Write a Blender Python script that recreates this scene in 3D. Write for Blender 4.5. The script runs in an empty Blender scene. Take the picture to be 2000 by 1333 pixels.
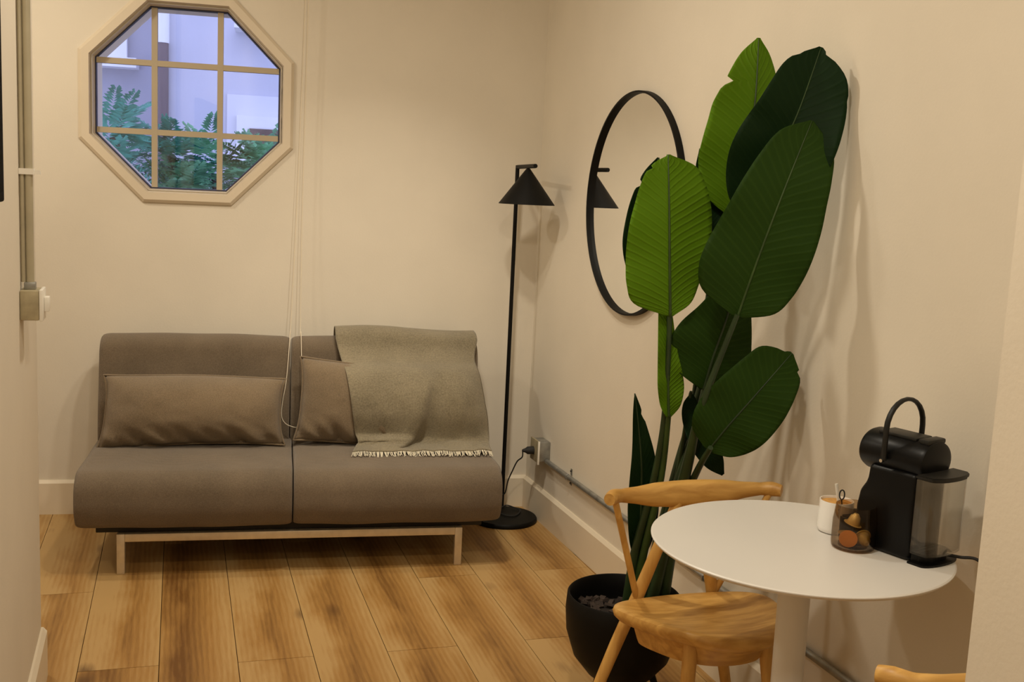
import bpy, bmesh, math, random
from mathutils import Vector, Matrix, noise
random.seed(7)

# ------------------------------------------------------------------ camera
FPX = 2106.39691
CAM = Vector((-1.63402719, -4.54813068, 1.44763467))
RM = Matrix(((0.9484179254, 0.0001875073, -0.3170227178),
             (-0.3135805201, 0.1475181939, -0.9380328565),
             (0.0465907307, 0.9890593245, 0.1399676980)))
scene = bpy.context.scene
col = scene.collection
cd = bpy.data.cameras.new('camera')
cd.sensor_width = 36.0
cd.lens = FPX * 36.0 / 2000.0
cd.clip_start = 0.05
cam = bpy.data.objects.new('camera', cd)
cam.matrix_world = Matrix.Translation(CAM) @ RM.to_4x4()
col.objects.link(cam)
scene.camera = cam

# ------------------------------------------------------------------ world (overcast blue daylight outside)
w = bpy.data.worlds.new('world'); scene.world = w
w.use_nodes = True
bg = w.node_tree.nodes['Background']
bg.inputs[0].default_value = (0.50, 0.56, 0.95, 1)
bg.inputs[1].default_value = 2.1

# ------------------------------------------------------------------ ceiling downlights out of view, plus one added sofa fill
def area(name, loc, size, power, color, target=None, spread=180):
    ld = bpy.data.lights.new(name, 'AREA'); ld.shape = 'DISK'; ld.size = size
    ld.energy = power; ld.color = color; ld.spread = math.radians(spread)
    o = bpy.data.objects.new(name, ld); col.objects.link(o); o.location = loc
    if target is not None:
        o.rotation_euler = (Vector(target) - Vector(loc)).to_track_quat('-Z', 'Y').to_euler()
    return o
WARM = (1.0, 0.905, 0.745)
area('unseen_ceiling_light', (-1.10, -1.60, 2.66), 0.10, 13, WARM)
area('unseen_ceiling_light', (-1.25, -3.15, 2.66), 0.14, 16, WARM)
area('unseen_ceiling_light', (-2.40, -0.70, 2.66), 0.16, 13, WARM)
area('unseen_ceiling_light', (-0.85, -1.40, 2.66), 0.10, 3.5, WARM, (-0.80, -.32, .45), 70)  # added narrow fill, lifts the seat tops and the wall behind the sofa
area('unseen_ceiling_light', (-1.35, -4.60, 2.66), 0.30, 11, WARM)

vs = scene.view_settings
vs.view_transform = 'Standard'; vs.look = 'None'; vs.gamma = 1.0
vs.use_curve_mapping = False
vs.exposure = 0.0

# ------------------------------------------------------------------ pixel helpers (a pixel gives a direction; planes give the distance)
BW = -0.10997                                     # the back wall is not quite square to the right wall
UX = Vector((math.cos(BW), math.sin(BW), 0)); VY = Vector((-math.sin(BW), math.cos(BW), 0))
BACK = Matrix.Rotation(BW, 4, 'Z')
def ray(px, py):
    return RM @ Vector(((px - 1000) / FPX, -(py - 666.5) / FPX, -1))
def onp(px, py, n, d):
    r = ray(px, py); n = Vector(n); t = (d - CAM.dot(n)) / r.dot(n); return CAM + r * t
def pz(px, py, z): return onp(px, py, (0, 0, 1), z)
def py_(px, py, y): return onp(px, py, (0, 1, 0), y)
def px_(px, py, x): return onp(px, py, (1, 0, 0), x)
def pw(px, py, y):                                # on a plane parallel to the back wall, in the wall's own frame
    P = onp(px, py, VY, y); return Vector((P.dot(UX), P.dot(VY), P.z))

# ------------------------------------------------------------------ materials
def newmat(name):
    m = bpy.data.materials.new(name); m.use_nodes = True
    nt = m.node_tree; return m, nt, nt.nodes['Principled BSDF']
def N(nt, kind, **kw):
    n = nt.nodes.new(kind)
    for k, v in kw.items():
        if hasattr(n, k): setattr(n, k, v)
        else: n.inputs[k].default_value = v
    return n
def mathn(nt, op, a, b=None):
    n = nt.nodes.new('ShaderNodeMath'); n.operation = op
    for i, v in enumerate((a, b)):
        if v is None: continue
        if isinstance(v, (int, float)): n.inputs[i].default_value = v
        else: nt.links.new(v, n.inputs[i])
    return n.outputs[0]
def simple(name, color, rough=0.5, metal=0.0, var=0.06, vscale=8.0, bump=0.0, bscale=200.0, coat=0.0, spec=0.5, stretch=None):
    m, nt, b = newmat(name)
    tc = N(nt, 'ShaderNodeTexCoord'); out = tc.outputs['Object']
    if stretch:
        mp = N(nt, 'ShaderNodeMapping'); mp.inputs['Scale'].default_value = stretch
        nt.links.new(out, mp.inputs['Vector']); out = mp.outputs[0]
    ns = N(nt, 'ShaderNodeTexNoise'); ns.inputs['Scale'].default_value = vscale; ns.inputs['Detail'].default_value = 4
    nt.links.new(out, ns.inputs['Vector'])
    rp = N(nt, 'ShaderNodeValToRGB')
    c = color
    rp.color_ramp.elements[0].position = 0.3; rp.color_ramp.elements[1].position = 0.7
    rp.color_ramp.elements[0].color = (c[0]*(1-var), c[1]*(1-var), c[2]*(1-var), 1)
    rp.color_ramp.elements[1].color = (min(1, c[0]*(1+var)), min(1, c[1]*(1+var)), min(1, c[2]*(1+var)), 1)
    nt.links.new(ns.outputs[0], rp.inputs[0]); nt.links.new(rp.outputs[0], b.inputs['Base Color'])
    b.inputs['Roughness'].default_value = rough; b.inputs['Metallic'].default_value = metal
    b.inputs['Coat Weight'].default_value = coat; b.inputs['Specular IOR Level'].default_value = spec
    if bump:
        n2 = N(nt, 'ShaderNodeTexNoise'); n2.inputs['Scale'].default_value = bscale; n2.inputs['Detail'].default_value = 3
        nt.links.new(tc.outputs['Object'], n2.inputs['Vector'])
        bp = N(nt, 'ShaderNodeBump'); bp.inputs['Strength'].default_value = bump; bp.inputs['Distance'].default_value = 0.004
        nt.links.new(n2.outputs[0], bp.inputs['Height']); nt.links.new(bp.outputs[0], b.inputs['Normal'])
    return m
def fabric(name, color, scale=700, bump=0.6, var=0.24):
    m, nt, b = newmat(name)
    tc = N(nt, 'ShaderNodeTexCoord')
    ns = N(nt, 'ShaderNodeTexNoise'); ns.inputs['Scale'].default_value = 6; ns.inputs['Detail'].default_value = 3
    fn = N(nt, 'ShaderNodeTexNoise'); fn.inputs['Scale'].default_value = scale * .42; fn.inputs['Detail'].default_value = 3
    wv = N(nt, 'ShaderNodeTexWave'); wv.inputs['Scale'].default_value = scale * .35; wv.inputs['Distortion'].default_value = 2
    wv2 = N(nt, 'ShaderNodeTexWave'); wv2.bands_direction = 'Z'; wv2.inputs['Scale'].default_value = scale * .35; wv2.inputs['Distortion'].default_value = 2
    for n in (ns, fn, wv, wv2): nt.links.new(tc.outputs['Object'], n.inputs['Vector'])
    s = mathn(nt, 'ADD', mathn(nt, 'MULTIPLY', ns.outputs[0], .35), mathn(nt, 'MULTIPLY', fn.outputs[0], .65))
    rp = N(nt, 'ShaderNodeValToRGB'); rp.color_ramp.elements[0].position = .35; rp.color_ramp.elements[1].position = .65
    rp.color_ramp.elements[0].color = (*[x*(1-var) for x in color], 1); rp.color_ramp.elements[1].color = (*[x*(1+var) for x in color], 1)
    nt.links.new(s, rp.inputs[0]); nt.links.new(rp.outputs[0], b.inputs['Base Color'])
    b.inputs['Roughness'].default_value = .95; b.inputs['Specular IOR Level'].default_value = .15
    b.inputs['Sheen Weight'].default_value = .25
    h = mathn(nt, 'ADD', mathn(nt, 'ADD', wv.outputs[1], wv2.outputs[1]), fn.outputs[0])
    bp = N(nt, 'ShaderNodeBump'); bp.inputs['Strength'].default_value = bump; bp.inputs['Distance'].default_value = .001
    nt.links.new(h, bp.inputs['Height']); nt.links.new(bp.outputs[0], b.inputs['Normal'])
    return m
def plank_mat():
    m, nt, b = newmat('oak_plank')
    uv = N(nt, 'ShaderNodeUVMap'); oi = N(nt, 'ShaderNodeObjectInfo')
    sx = N(nt, 'ShaderNodeSeparateXYZ'); nt.links.new(uv.outputs[0], sx.inputs[0])
    rnd = oi.outputs['Random']
    off = mathn(nt, 'MULTIPLY', rnd, 37.0)
    def coords(su, sv):
        c = N(nt, 'ShaderNodeCombineXYZ')
        nt.links.new(mathn(nt, 'MULTIPLY', sx.outputs[0], su), c.inputs[0])
        nt.links.new(mathn(nt, 'ADD', mathn(nt, 'MULTIPLY', sx.outputs[1], sv), off), c.inputs[1])
        nt.links.new(off, c.inputs[2]); return c.outputs[0]
    n1 = N(nt, 'ShaderNodeTexNoise'); n1.inputs['Scale'].default_value = 1; n1.inputs['Detail'].default_value = 5
    nt.links.new(coords(6, 1.9), n1.inputs['Vector'])
    n2 = N(nt, 'ShaderNodeTexNoise'); n2.inputs['Scale'].default_value = 1; n2.inputs['Detail'].default_value = 6; n2.inputs['Roughness'].default_value = .65
    nt.links.new(coords(150, 9.0), n2.inputs['Vector'])
    # heart band along the middle of the board, wandering
    wob = mathn(nt, 'MULTIPLY', mathn(nt, 'SUBTRACT', n1.outputs[0], .5), 0.20)
    d = mathn(nt, 'ABSOLUTE', mathn(nt, 'ADD', mathn(nt, 'ADD', sx.outputs[0], wob), mathn(nt, 'MULTIPLY', mathn(nt, 'SUBTRACT', rnd, .5), .07)))
    band = mathn(nt, 'SUBTRACT', 1.0, mathn(nt, 'MINIMUM', mathn(nt, 'DIVIDE', d, .095), 1.0))
    # growth ring arches
    wave = N(nt, 'ShaderNodeTexWave'); wave.bands_direction = 'X'; wave.inputs['Scale'].default_value = 3.2
    wave.inputs['Distortion'].default_value = 4.5; wave.inputs['Detail'].default_value = 3; wave.inputs['Detail Scale'].default_value = 1.2
    nt.links.new(coords(5.5, .75), wave.inputs['Vector'])
    t = mathn(nt, 'ADD', mathn(nt, 'MULTIPLY', band, .58), mathn(nt, 'MULTIPLY', mathn(nt, 'SUBTRACT', n2.outputs[0], .5), .55))
    t = mathn(nt, 'ADD', t, mathn(nt, 'MULTIPLY', mathn(nt, 'SUBTRACT', n1.outputs[0], .45), 1.15))
    t = mathn(nt, 'ADD', t, mathn(nt, 'MULTIPLY', wave.outputs[1], .16))
    t = mathn(nt, 'ADD', t, mathn(nt, 'MULTIPLY', mathn(nt, 'SUBTRACT', rnd, .5), .30))
    rp = N(nt, 'ShaderNodeValToRGB')
    e = rp.color_ramp.elements; e[0].position = .05; e[1].position = .98
    e[0].color = (.50, .315, .125, 1); e[1].color = (.165, .072, .016, 1)
    mid = rp.color_ramp.elements.new(.45); mid.color = (.385, .205, .058, 1)
    nt.links.new(t, rp.inputs[0])
    # knots
    vo = N(nt, 'ShaderNodeTexVoronoi'); vo.inputs['Scale'].default_value = 1; nt.links.new(coords(5.0, 2.6), vo.inputs['Vector'])
    vd = N(nt, 'ShaderNodeMapRange'); vd.inputs['From Min'].default_value = .05; vd.inputs['From Max'].default_value = .19
    vd.inputs['To Min'].default_value = .75; vd.inputs['To Max'].default_value = 0
    dn = mathn(nt, 'ADD', vo.outputs['Distance'], mathn(nt, 'MULTIPLY', mathn(nt, 'SUBTRACT', n2.outputs[0], .5), .16))
    nt.links.new(dn, vd.inputs['Value'])
    sc = N(nt, 'ShaderNodeSeparateColor'); nt.links.new(vo.outputs['Color'], sc.inputs[0])
    has = mathn(nt, 'GREATER_THAN', sc.outputs[0], .45)
    mix = N(nt, 'ShaderNodeMix', data_type='RGBA')
    nt.links.new(mathn(nt, 'MULTIPLY', vd.outputs[0], has), mix.inputs[0])
    nt.links.new(rp.outputs[0], mix.inputs[6]); mix.inputs[7].default_value = (.10, .045, .015, 1)
    nt.links.new(mix.outputs[2], b.inputs['Base Color'])
    b.inputs['Roughness'].default_value = .48; b.inputs['Specular IOR Level'].default_value = .35
    bp = N(nt, 'ShaderNodeBump'); bp.inputs['Strength'].default_value = .15; bp.inputs['Distance'].default_value = .001
    nt.links.new(n2.outputs[0], bp.inputs['Height']); nt.links.new(bp.outputs[0], b.inputs['Normal'])
    return m
def wood_mat(name, light, dark, stretch):
    m, nt, b = newmat(name)
    tc = N(nt, 'ShaderNodeTexCoord'); mp = N(nt, 'ShaderNodeMapping'); mp.inputs['Scale'].default_value = stretch
    nt.links.new(tc.outputs['Object'], mp.inputs['Vector'])
    n1 = N(nt, 'ShaderNodeTexNoise'); n1.inputs['Scale'].default_value = 1; n1.inputs['Detail'].default_value = 6; n1.inputs['Distortion'].default_value = .6
    nt.links.new(mp.outputs[0], n1.inputs['Vector'])
    rp = N(nt, 'ShaderNodeValToRGB'); e = rp.color_ramp.elements
    e[0].position = .36; e[1].position = .66; e[0].color = (*dark, 1); e[1].color = (*light, 1)
    nt.links.new(n1.outputs[0], rp.inputs[0]); nt.links.new(rp.outputs[0], b.inputs['Base Color'])
    b.inputs['Roughness'].default_value = .42
    return m
def leaf_mat(name, color, rib, trans=.25, vein=.45):
    m, nt, b = newmat(name)
    uv = N(nt, 'ShaderNodeUVMap'); sx = N(nt, 'ShaderNodeSeparateXYZ'); nt.links.new(uv.outputs[0], sx.inputs[0])
    tc = N(nt, 'ShaderNodeTexCoord')
    au = mathn(nt, 'ABSOLUTE', sx.outputs[0])
    ns = N(nt, 'ShaderNodeTexNoise'); ns.inputs['Scale'].default_value = 9; ns.inputs['Detail'].default_value = 3
    nt.links.new(tc.outputs['Object'], ns.inputs['Vector'])
    ph = mathn(nt, 'ADD', mathn(nt, 'SUBTRACT', mathn(nt, 'MULTIPLY', sx.outputs[1], 24.0), mathn(nt, 'MULTIPLY', mathn(nt, 'POWER', au, .8), 3.4)), mathn(nt, 'MULTIPLY', ns.outputs[0], .5))
    s = mathn(nt, 'SINE', mathn(nt, 'MULTIPLY', ph, 6.2832))
    s01 = mathn(nt, 'ADD', mathn(nt, 'MULTIPLY', s, .5), .5)
    ridge = mathn(nt, 'POWER', s01, 4.0)
    mix = N(nt, 'ShaderNodeMix', data_type='RGBA')
    nt.links.new(mathn(nt, 'ADD', mathn(nt, 'MULTIPLY', ridge, .28), mathn(nt, 'MULTIPLY', ns.outputs[0], .3)), mix.inputs[0])
    mix.inputs[6].default_value = (*color, 1); mix.inputs[7].default_value = (*rib, 1)
    nt.links.new(mix.outputs[2], b.inputs['Base Color'])
    b.inputs['Roughness'].default_value = .55; b.inputs['Specular IOR Level'].default_value = .09
    bp = N(nt, 'ShaderNodeBump'); bp.inputs['Strength'].default_value = vein; bp.inputs['Distance'].default_value = .003
    nt.links.new(ridge, bp.inputs['Height']); nt.links.new(bp.outputs[0], b.inputs['Normal'])
    tr = N(nt, 'ShaderNodeBsdfTranslucent'); nt.links.new(mix.outputs[2], tr.inputs[0])
    ms = N(nt, 'ShaderNodeMixShader'); ms.inputs[0].default_value = trans
    out = nt.nodes['Material Output']
    nt.links.new(b.outputs[0], ms.inputs[1]); nt.links.new(tr.outputs[0], ms.inputs[2]); nt.links.new(ms.outputs[0], out.inputs[0])
    return m
def glass(name, color, rough=0.0, ior=1.45):
    m, nt, b = newmat(name)
    tc = N(nt, 'ShaderNodeTexCoord'); ns = N(nt, 'ShaderNodeTexNoise'); ns.inputs['Scale'].default_value = 5
    nt.links.new(tc.outputs['Object'], ns.inputs['Vector'])
    b.inputs['Base Color'].default_value = (*color, 1); b.inputs['Transmission Weight'].default_value = 1
    nt.links.new(mathn(nt, 'MULTIPLY', ns.outputs[0], rough), b.inputs['Roughness'])
    b.inputs['IOR'].default_value = ior
    return m

def thin_glass(name, color, gloss=.06):
    """thin-walled tinted glass: light passes straight through, faint mirror reflection on top"""
    m, nt, b = newmat(name); nt.nodes.remove(b)
    tc = N(nt, 'ShaderNodeTexCoord'); ns = N(nt, 'ShaderNodeTexNoise'); ns.inputs['Scale'].default_value = 6
    nt.links.new(tc.outputs['Object'], ns.inputs['Vector'])
    tr = N(nt, 'ShaderNodeBsdfTransparent'); tr.inputs[0].default_value = (*color, 1)
    gl = N(nt, 'ShaderNodeBsdfGlossy'); gl.inputs['Roughness'].default_value = .05
    fr = N(nt, 'ShaderNodeLayerWeight'); fr.inputs[0].default_value = .25
    f = mathn(nt, 'ADD', mathn(nt, 'MULTIPLY', fr.outputs['Fresnel'], .42), mathn(nt, 'MULTIPLY', ns.outputs[0], gloss*.5))
    ms = N(nt, 'ShaderNodeMixShader'); nt.links.new(f, ms.inputs[0])
    nt.links.new(tr.outputs[0], ms.inputs[1]); nt.links.new(gl.outputs[0], ms.inputs[2])
    nt.links.new(ms.outputs[0], nt.nodes['Material Output'].inputs[0])
    return m

M = {}
M['wall'] = simple('wall_paint', (.76, .69, .575), rough=.85, var=.03, vscale=3, bump=.08, bscale=120, spec=.2)
M['ceil'] = simple('ceiling_paint', (.80, .74, .64), rough=.9, var=.02, spec=.2)
M['trim'] = simple('trim_paint', (.80, .70, .54), rough=.5, var=.02, vscale=4)
M['winframe'] = simple('window_paint', (.72, .62, .475), rough=.5, var=.03, vscale=4)
M['muntin'] = simple('muntin_backlit', (.47, .39, .27), rough=.55, var=.04, vscale=6)  # darker than the frame: backlit shade put into the bars' colour
M['gasket'] = simple('window_gasket', (.03, .03, .06), rough=.5)
M['sub'] = simple('subfloor', (.06, .03, .012), rough=.9)
M['plank'] = plank_mat()
M['sofa'] = fabric('sofa_fabric', (.180, .133, .086))
M['pillow'] = fabric('pillow_fabric', (.245, .178, .108))
M['throw'] = fabric('throw_wool', (.262, .218, .140), scale=420, bump=.7)
M['fringe'] = fabric('fringe_wool', (.80, .72, .55), scale=900)
M['steel'] = simple('brushed_steel', (.72, .62, .46), rough=.42, metal=.55, var=.08, vscale=30)
M['black'] = simple('black_metal', (.004, .0037, .003), rough=.55, var=.1, spec=.18)
M['plastic'] = simple('black_plastic', (.003, .003, .003), rough=.36, var=.1, spec=.2)
M['plastic2'] = simple('black_satin_plastic', (.012, .0115, .010), rough=.45, var=.1, spec=.3)
M['rubber'] = simple('black_rubber', (.015, .014, .013), rough=.7)
M['chrome'] = simple('chrome', (.85, .83, .8), rough=.12, metal=1, var=.01)
M['galv'] = simple('galvanised_steel', (.36, .36, .34), rough=.42, metal=.75, var=.25, vscale=25)
M['galvbox'] = simple('painted_metal_box', (.40, .34, .21), rough=.6, metal=.1, var=.15, vscale=40)
M['pipe'] = simple('painted_conduit', (.46, .41, .29), rough=.4, metal=.3, var=.1, vscale=10)
M['white'] = simple('white_plastic', (.86, .82, .73), rough=.4, var=.02)
M['table'] = simple('white_table_lacquer', (.73, .70, .655), rough=.38, var=.02, vscale=3)
M['ceramic'] = simple('white_ceramic', (.88, .86, .82), rough=.18, var=.01, coat=.5)
M['mirror'] = simple('mirror_silver', (.93, .93, .91), rough=.01, metal=1, var=.003)
M['oak'] = wood_mat('chair_oak', (.72, .42, .115), (.50, .255, .055), (9, 40, 40))
M['oak_leg'] = wood_mat('chair_oak_leg', (.74, .44, .125), (.56, .295, .07), (40, 40, 7))
M['soil'] = simple('potting_soil', (.020, .014, .010), rough=.95, var=.4, vscale=60, bump=.8, bscale=90)
M['bark'] = simple('bark_chips', (.050, .034, .026), rough=.9, var=.4, vscale=40)
M['leaf_lit'] = leaf_mat('leaf_lit', (.108, .235, .006), (.18, .34, .018), .25, .6)  # leaf colours hold light and shade, also top versus underside
M['leaf_half_lit'] = leaf_mat('leaf_half_lit', (.018, .046, .005), (.034, .076, .010), .08, .25)
M['leaf_shaded'] = leaf_mat('leaf_shaded', (.006, .020, .005), (.010, .029, .007), .05, .22)
M['stem'] = simple('stem_green', (.030, .065, .010), rough=.5, var=.35, vscale=14)
M['stem_dark'] = simple('stem_dark_green', (.018, .040, .010), rough=.5, var=.35, vscale=14)
M['pane'] = glass('window_glass', (.97, .98, 1.0), 0.0)
M['smoke'] = thin_glass('smoked_glass', (.80, .71, .60))
M['clear'] = thin_glass('clear_plastic', (.93, .92, .90), .10)
M['sugar'] = simple('brown_sugar', (.62, .32, .08), rough=.8, var=.15, vscale=90, bump=.5, bscale=400)
M['cap_orange'] = simple('capsule_orange', (.95, .46, .10), rough=.5, metal=.1, var=.03)
M['cap_olive'] = simple('capsule_olive', (.45, .34, .08), rough=.5, metal=.2, var=.03)
M['cap_gold'] = simple('capsule_gold', (.62, .46, .18), rough=.45, metal=.3, var=.03)
M['facade'] = simple('facade_render', (.60, .60, .66), rough=.9, var=.04, vscale=2, bump=.2, bscale=30)
M['facade2'] = simple('facade_render_grey', (.42, .42, .48), rough=.9, var=.05, vscale=2, bump=.2, bscale=30)
M['facade3'] = simple('facade_panel_pale', (.76, .76, .80), rough=.9, var=.03, vscale=2)
M['ext_white'] = simple('exterior_white', (.88, .88, .88), rough=.6, var=.02)
M['ext_glass'] = simple('exterior_dark_glass', (.12, .15, .22), rough=.1, var=.1)
M['ext_blind'] = simple('exterior_brown_blind', (.16, .11, .09), rough=.8, var=.2, vscale=20)
M['pipe_brown'] = simple('downpipe_brown', (.16, .12, .13), rough=.6)
M['foliage'] = simple('tree_foliage', (.075, .34, .25), rough=.6, var=.6, vscale=5)
M['foliage2'] = simple('shrub_foliage', (.15, .38, .20), rough=.6, var=.55, vscale=6)
M['bark_t'] = simple('tree_bark', (.08, .06, .05), rough=.9)
M['ground'] = simple('courtyard_ground', (.3, .3, .3), rough=.95)
M['screen'] = simple('black_screen', (.005, .0045, .004), rough=.8, spec=.05)

# ------------------------------------------------------------------ mesh helpers
def link(name, me, mat, parent=None, smooth=False, matrix=None):
    o = bpy.data.objects.new(name, me); col.objects.link(o)
    if mat is not None: me.materials.append(M[mat])
    if smooth:
        for p in me.polygons: p.use_smooth = True
    if parent is not None: o.parent = parent
    if matrix is not None: o.matrix_local = matrix
    return o
def fin(name, bm, mat, parent=None, smooth=False, matrix=None, sharp=None):
    bmesh.ops.recalc_face_normals(bm, faces=bm.faces[:])
    me = bpy.data.meshes.new(name); bm.to_mesh(me); bm.free()
    o = link(name, me, mat, parent, smooth or sharp is not None, matrix)
    if sharp is not None: me.set_sharp_from_angle(angle=math.radians(sharp))
    return o
def empty(name, loc=(0, 0, 0), rz=0.0):
    o = bpy.data.objects.new(name, None); o.empty_display_size = .1
    o.location = loc; o.rotation_euler = (0, 0, rz); col.objects.link(o); return o
def tag(o, label=None, cat=None, group=None, kind=None):
    if label: o['label'] = label
    if cat: o['category'] = cat
    if group: o['group'] = group
    if kind: o['kind'] = kind
    return o
def add_poly_prism(bm, pts, z0, z1):
    a = [bm.verts.new((p[0], p[1], z0)) for p in pts]; b = [bm.verts.new((p[0], p[1], z1)) for p in pts]
    bm.faces.new(a[::-1]); bm.faces.new(b)
    n = len(pts)
    for i in range(n): bm.faces.new((a[i], a[(i+1) % n], b[(i+1) % n], b[i]))
def box(bm, x0, x1, y0, y1, z0, z1):
    r = bmesh.ops.create_cube(bm, size=1)
    bmesh.ops.scale(bm, vec=(x1-x0, y1-y0, z1-z0), verts=r['verts'])
    bmesh.ops.translate(bm, vec=((x0+x1)/2, (y0+y1)/2, (z0+z1)/2), verts=r['verts'])
    return r['verts']
def rbox(x0, x1, y0, y1, z0, z1, r, seg=3):
    bm = bmesh.new(); box(bm, x0, x1, y0, y1, z0, z1)
    if r > 0: bmesh.ops.bevel(bm, geom=bm.edges[:], offset=r, segments=seg, profile=.5, affect='EDGES')
    return bm
def profile_x(pts, x0, x1, r, seg=4):
    """polygon in (y,z) extruded along x, all edges rounded"""
    bm = bmesh.new()
    a = [bm.verts.new((x0, p[0], p[1])) for p in pts]; b = [bm.verts.new((x1, p[0], p[1])) for p in pts]
    bm.faces.new(a); bm.faces.new(b[::-1]); n = len(pts)
    for i in range(n): bm.faces.new((a[i], b[i], b[(i+1) % n], a[(i+1) % n]))
    bmesh.ops.recalc_face_normals(bm, faces=bm.faces[:])
    if r > 0: bmesh.ops.bevel(bm, geom=bm.edges[:], offset=r, segments=seg, profile=.5, affect='EDGES')
    return bm
def catmull(pts, n=8, closed=False):
    P = [Vector(p) for p in pts]; out = []
    m = len(P)
    for i in range(m if closed else m - 1):
        if closed: p0, p1, p2, p3 = P[(i-1) % m], P[i], P[(i+1) % m], P[(i+2) % m]
        else: p0, p1, p2, p3 = P[max(i-1, 0)], P[i], P[i+1], P[min(i+2, m-1)]
        for k in range(n):
            t = k / n
            out.append(.5*((2*p1) + (p2-p0)*t + (2*p0-5*p1+4*p2-p3)*t*t + (3*p1-p0-3*p2+p3)*t**3))
    if not closed: out.append(P[-1].copy())
    return out
def lerp_list(vals, t):
    x = t * (len(vals) - 1); i = min(int(x), len(vals) - 2); f = x - i
    return vals[i]*(1-f) + vals[i+1]*f
def tube(bm, pts, r, seg=10, cap=True, flat=1.0, up=None, closed=False):
    """swept tube; r is a radius or a list of radii spread along the path; flat squashes along the binormal"""
    P = [Vector(p) for p in pts]; n = len(P); rings = []
    prev = None
    for i, p in enumerate(P):
        if closed: t = (P[(i+1) % n] - P[i-1])
        else: t = (P[min(i+1, n-1)] - P[max(i-1, 0)])
        t.normalize()
        if up is not None: a = Vector(up) - t * Vector(up).dot(t)
        elif prev is None:
            ref = Vector((0, 0, 1)) if abs(t.z) < .9 else Vector((1, 0, 0)); a = ref - t * ref.dot(t)
        else: a = prev - t * prev.dot(t)
        a.normalize(); prev = a; b = t.cross(a)
        rr = lerp_list(r, i / (n - 1)) if isinstance(r, (list, tuple)) else r
        ff = lerp_list(flat, i / (n - 1)) if isinstance(flat, (list, tuple)) else flat
        rings.append([bm.verts.new(p + a*(rr*math.cos(2*math.pi*k/seg)) + b*(rr*ff*math.sin(2*math.pi*k/seg))) for k in range(seg)])
    m = n if closed else n - 1
    for i in range(m):
        A, B = rings[i], rings[(i+1) % n]
        for k in range(seg): bm.faces.new((A[k], A[(k+1) % seg], B[(k+1) % seg], B[k]))
    if cap and not closed: bm.faces.new(rings[0][::-1]); bm.faces.new(rings[-1])
def mtube(name, pts, r, mat, parent=None, **kw):
    bm = bmesh.new(); tube(bm, pts, r, **kw); return fin(name, bm, mat, parent, sharp=50)
def lathe(bm, prof, seg=40, cx=0, cy=0, cz=0):
    rings = []
    for (r, z) in prof:
        if r < 1e-5: rings.append([bm.verts.new((cx, cy, cz+z))])
        else: rings.append([bm.verts.new((cx+r*math.cos(2*math.pi*k/seg), cy+r*math.sin(2*math.pi*k/seg), cz+z)) for k in range(seg)])
    for A, B in zip(rings, rings[1:]):
        for k in range(seg):
            k2 = (k+1) % seg
            if len(A) == 1 and len(B) == 1: continue
            if len(A) == 1: bm.faces.new((A[0], B[k2], B[k]))
            elif len(B) == 1: bm.faces.new((A[k], A[k2], B[0]))
            else: bm.faces.new((A[k], A[k2], B[k2], B[k]))
def mlathe(name, prof, mat, parent=None, seg=40, matrix=None, sharp=40, c=(0, 0, 0)):
    bm = bmesh.new(); lathe(bm, prof, seg, *c); return fin(name, bm, mat, parent, matrix=matrix, sharp=sharp)
def clip(poly, n, d):
    """keep the part of a 2-D polygon with n.p <= d"""
    out = []
    for i in range(len(poly)):
        a, b = poly[i], poly[(i+1) % len(poly)]
        da = a[0]*n[0] + a[1]*n[1] - d; db = b[0]*n[0] + b[1]*n[1] - d
        if da <= 0: out.append(a)
        if (da < 0 < db) or (db < 0 < da):
            t = da / (da - db); out.append((a[0] + (b[0]-a[0])*t, a[1] + (b[1]-a[1])*t))
    return out
def struct(o): o['kind'] = 'structure'; return o

# ================================================================== THE ROOM
CEIL = 2.70
XL = -1.933            # face of the near left wall
YL = -1.36             # its far end
XP, YP = -0.632, -3.478  # near right partition: face and far end
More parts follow.
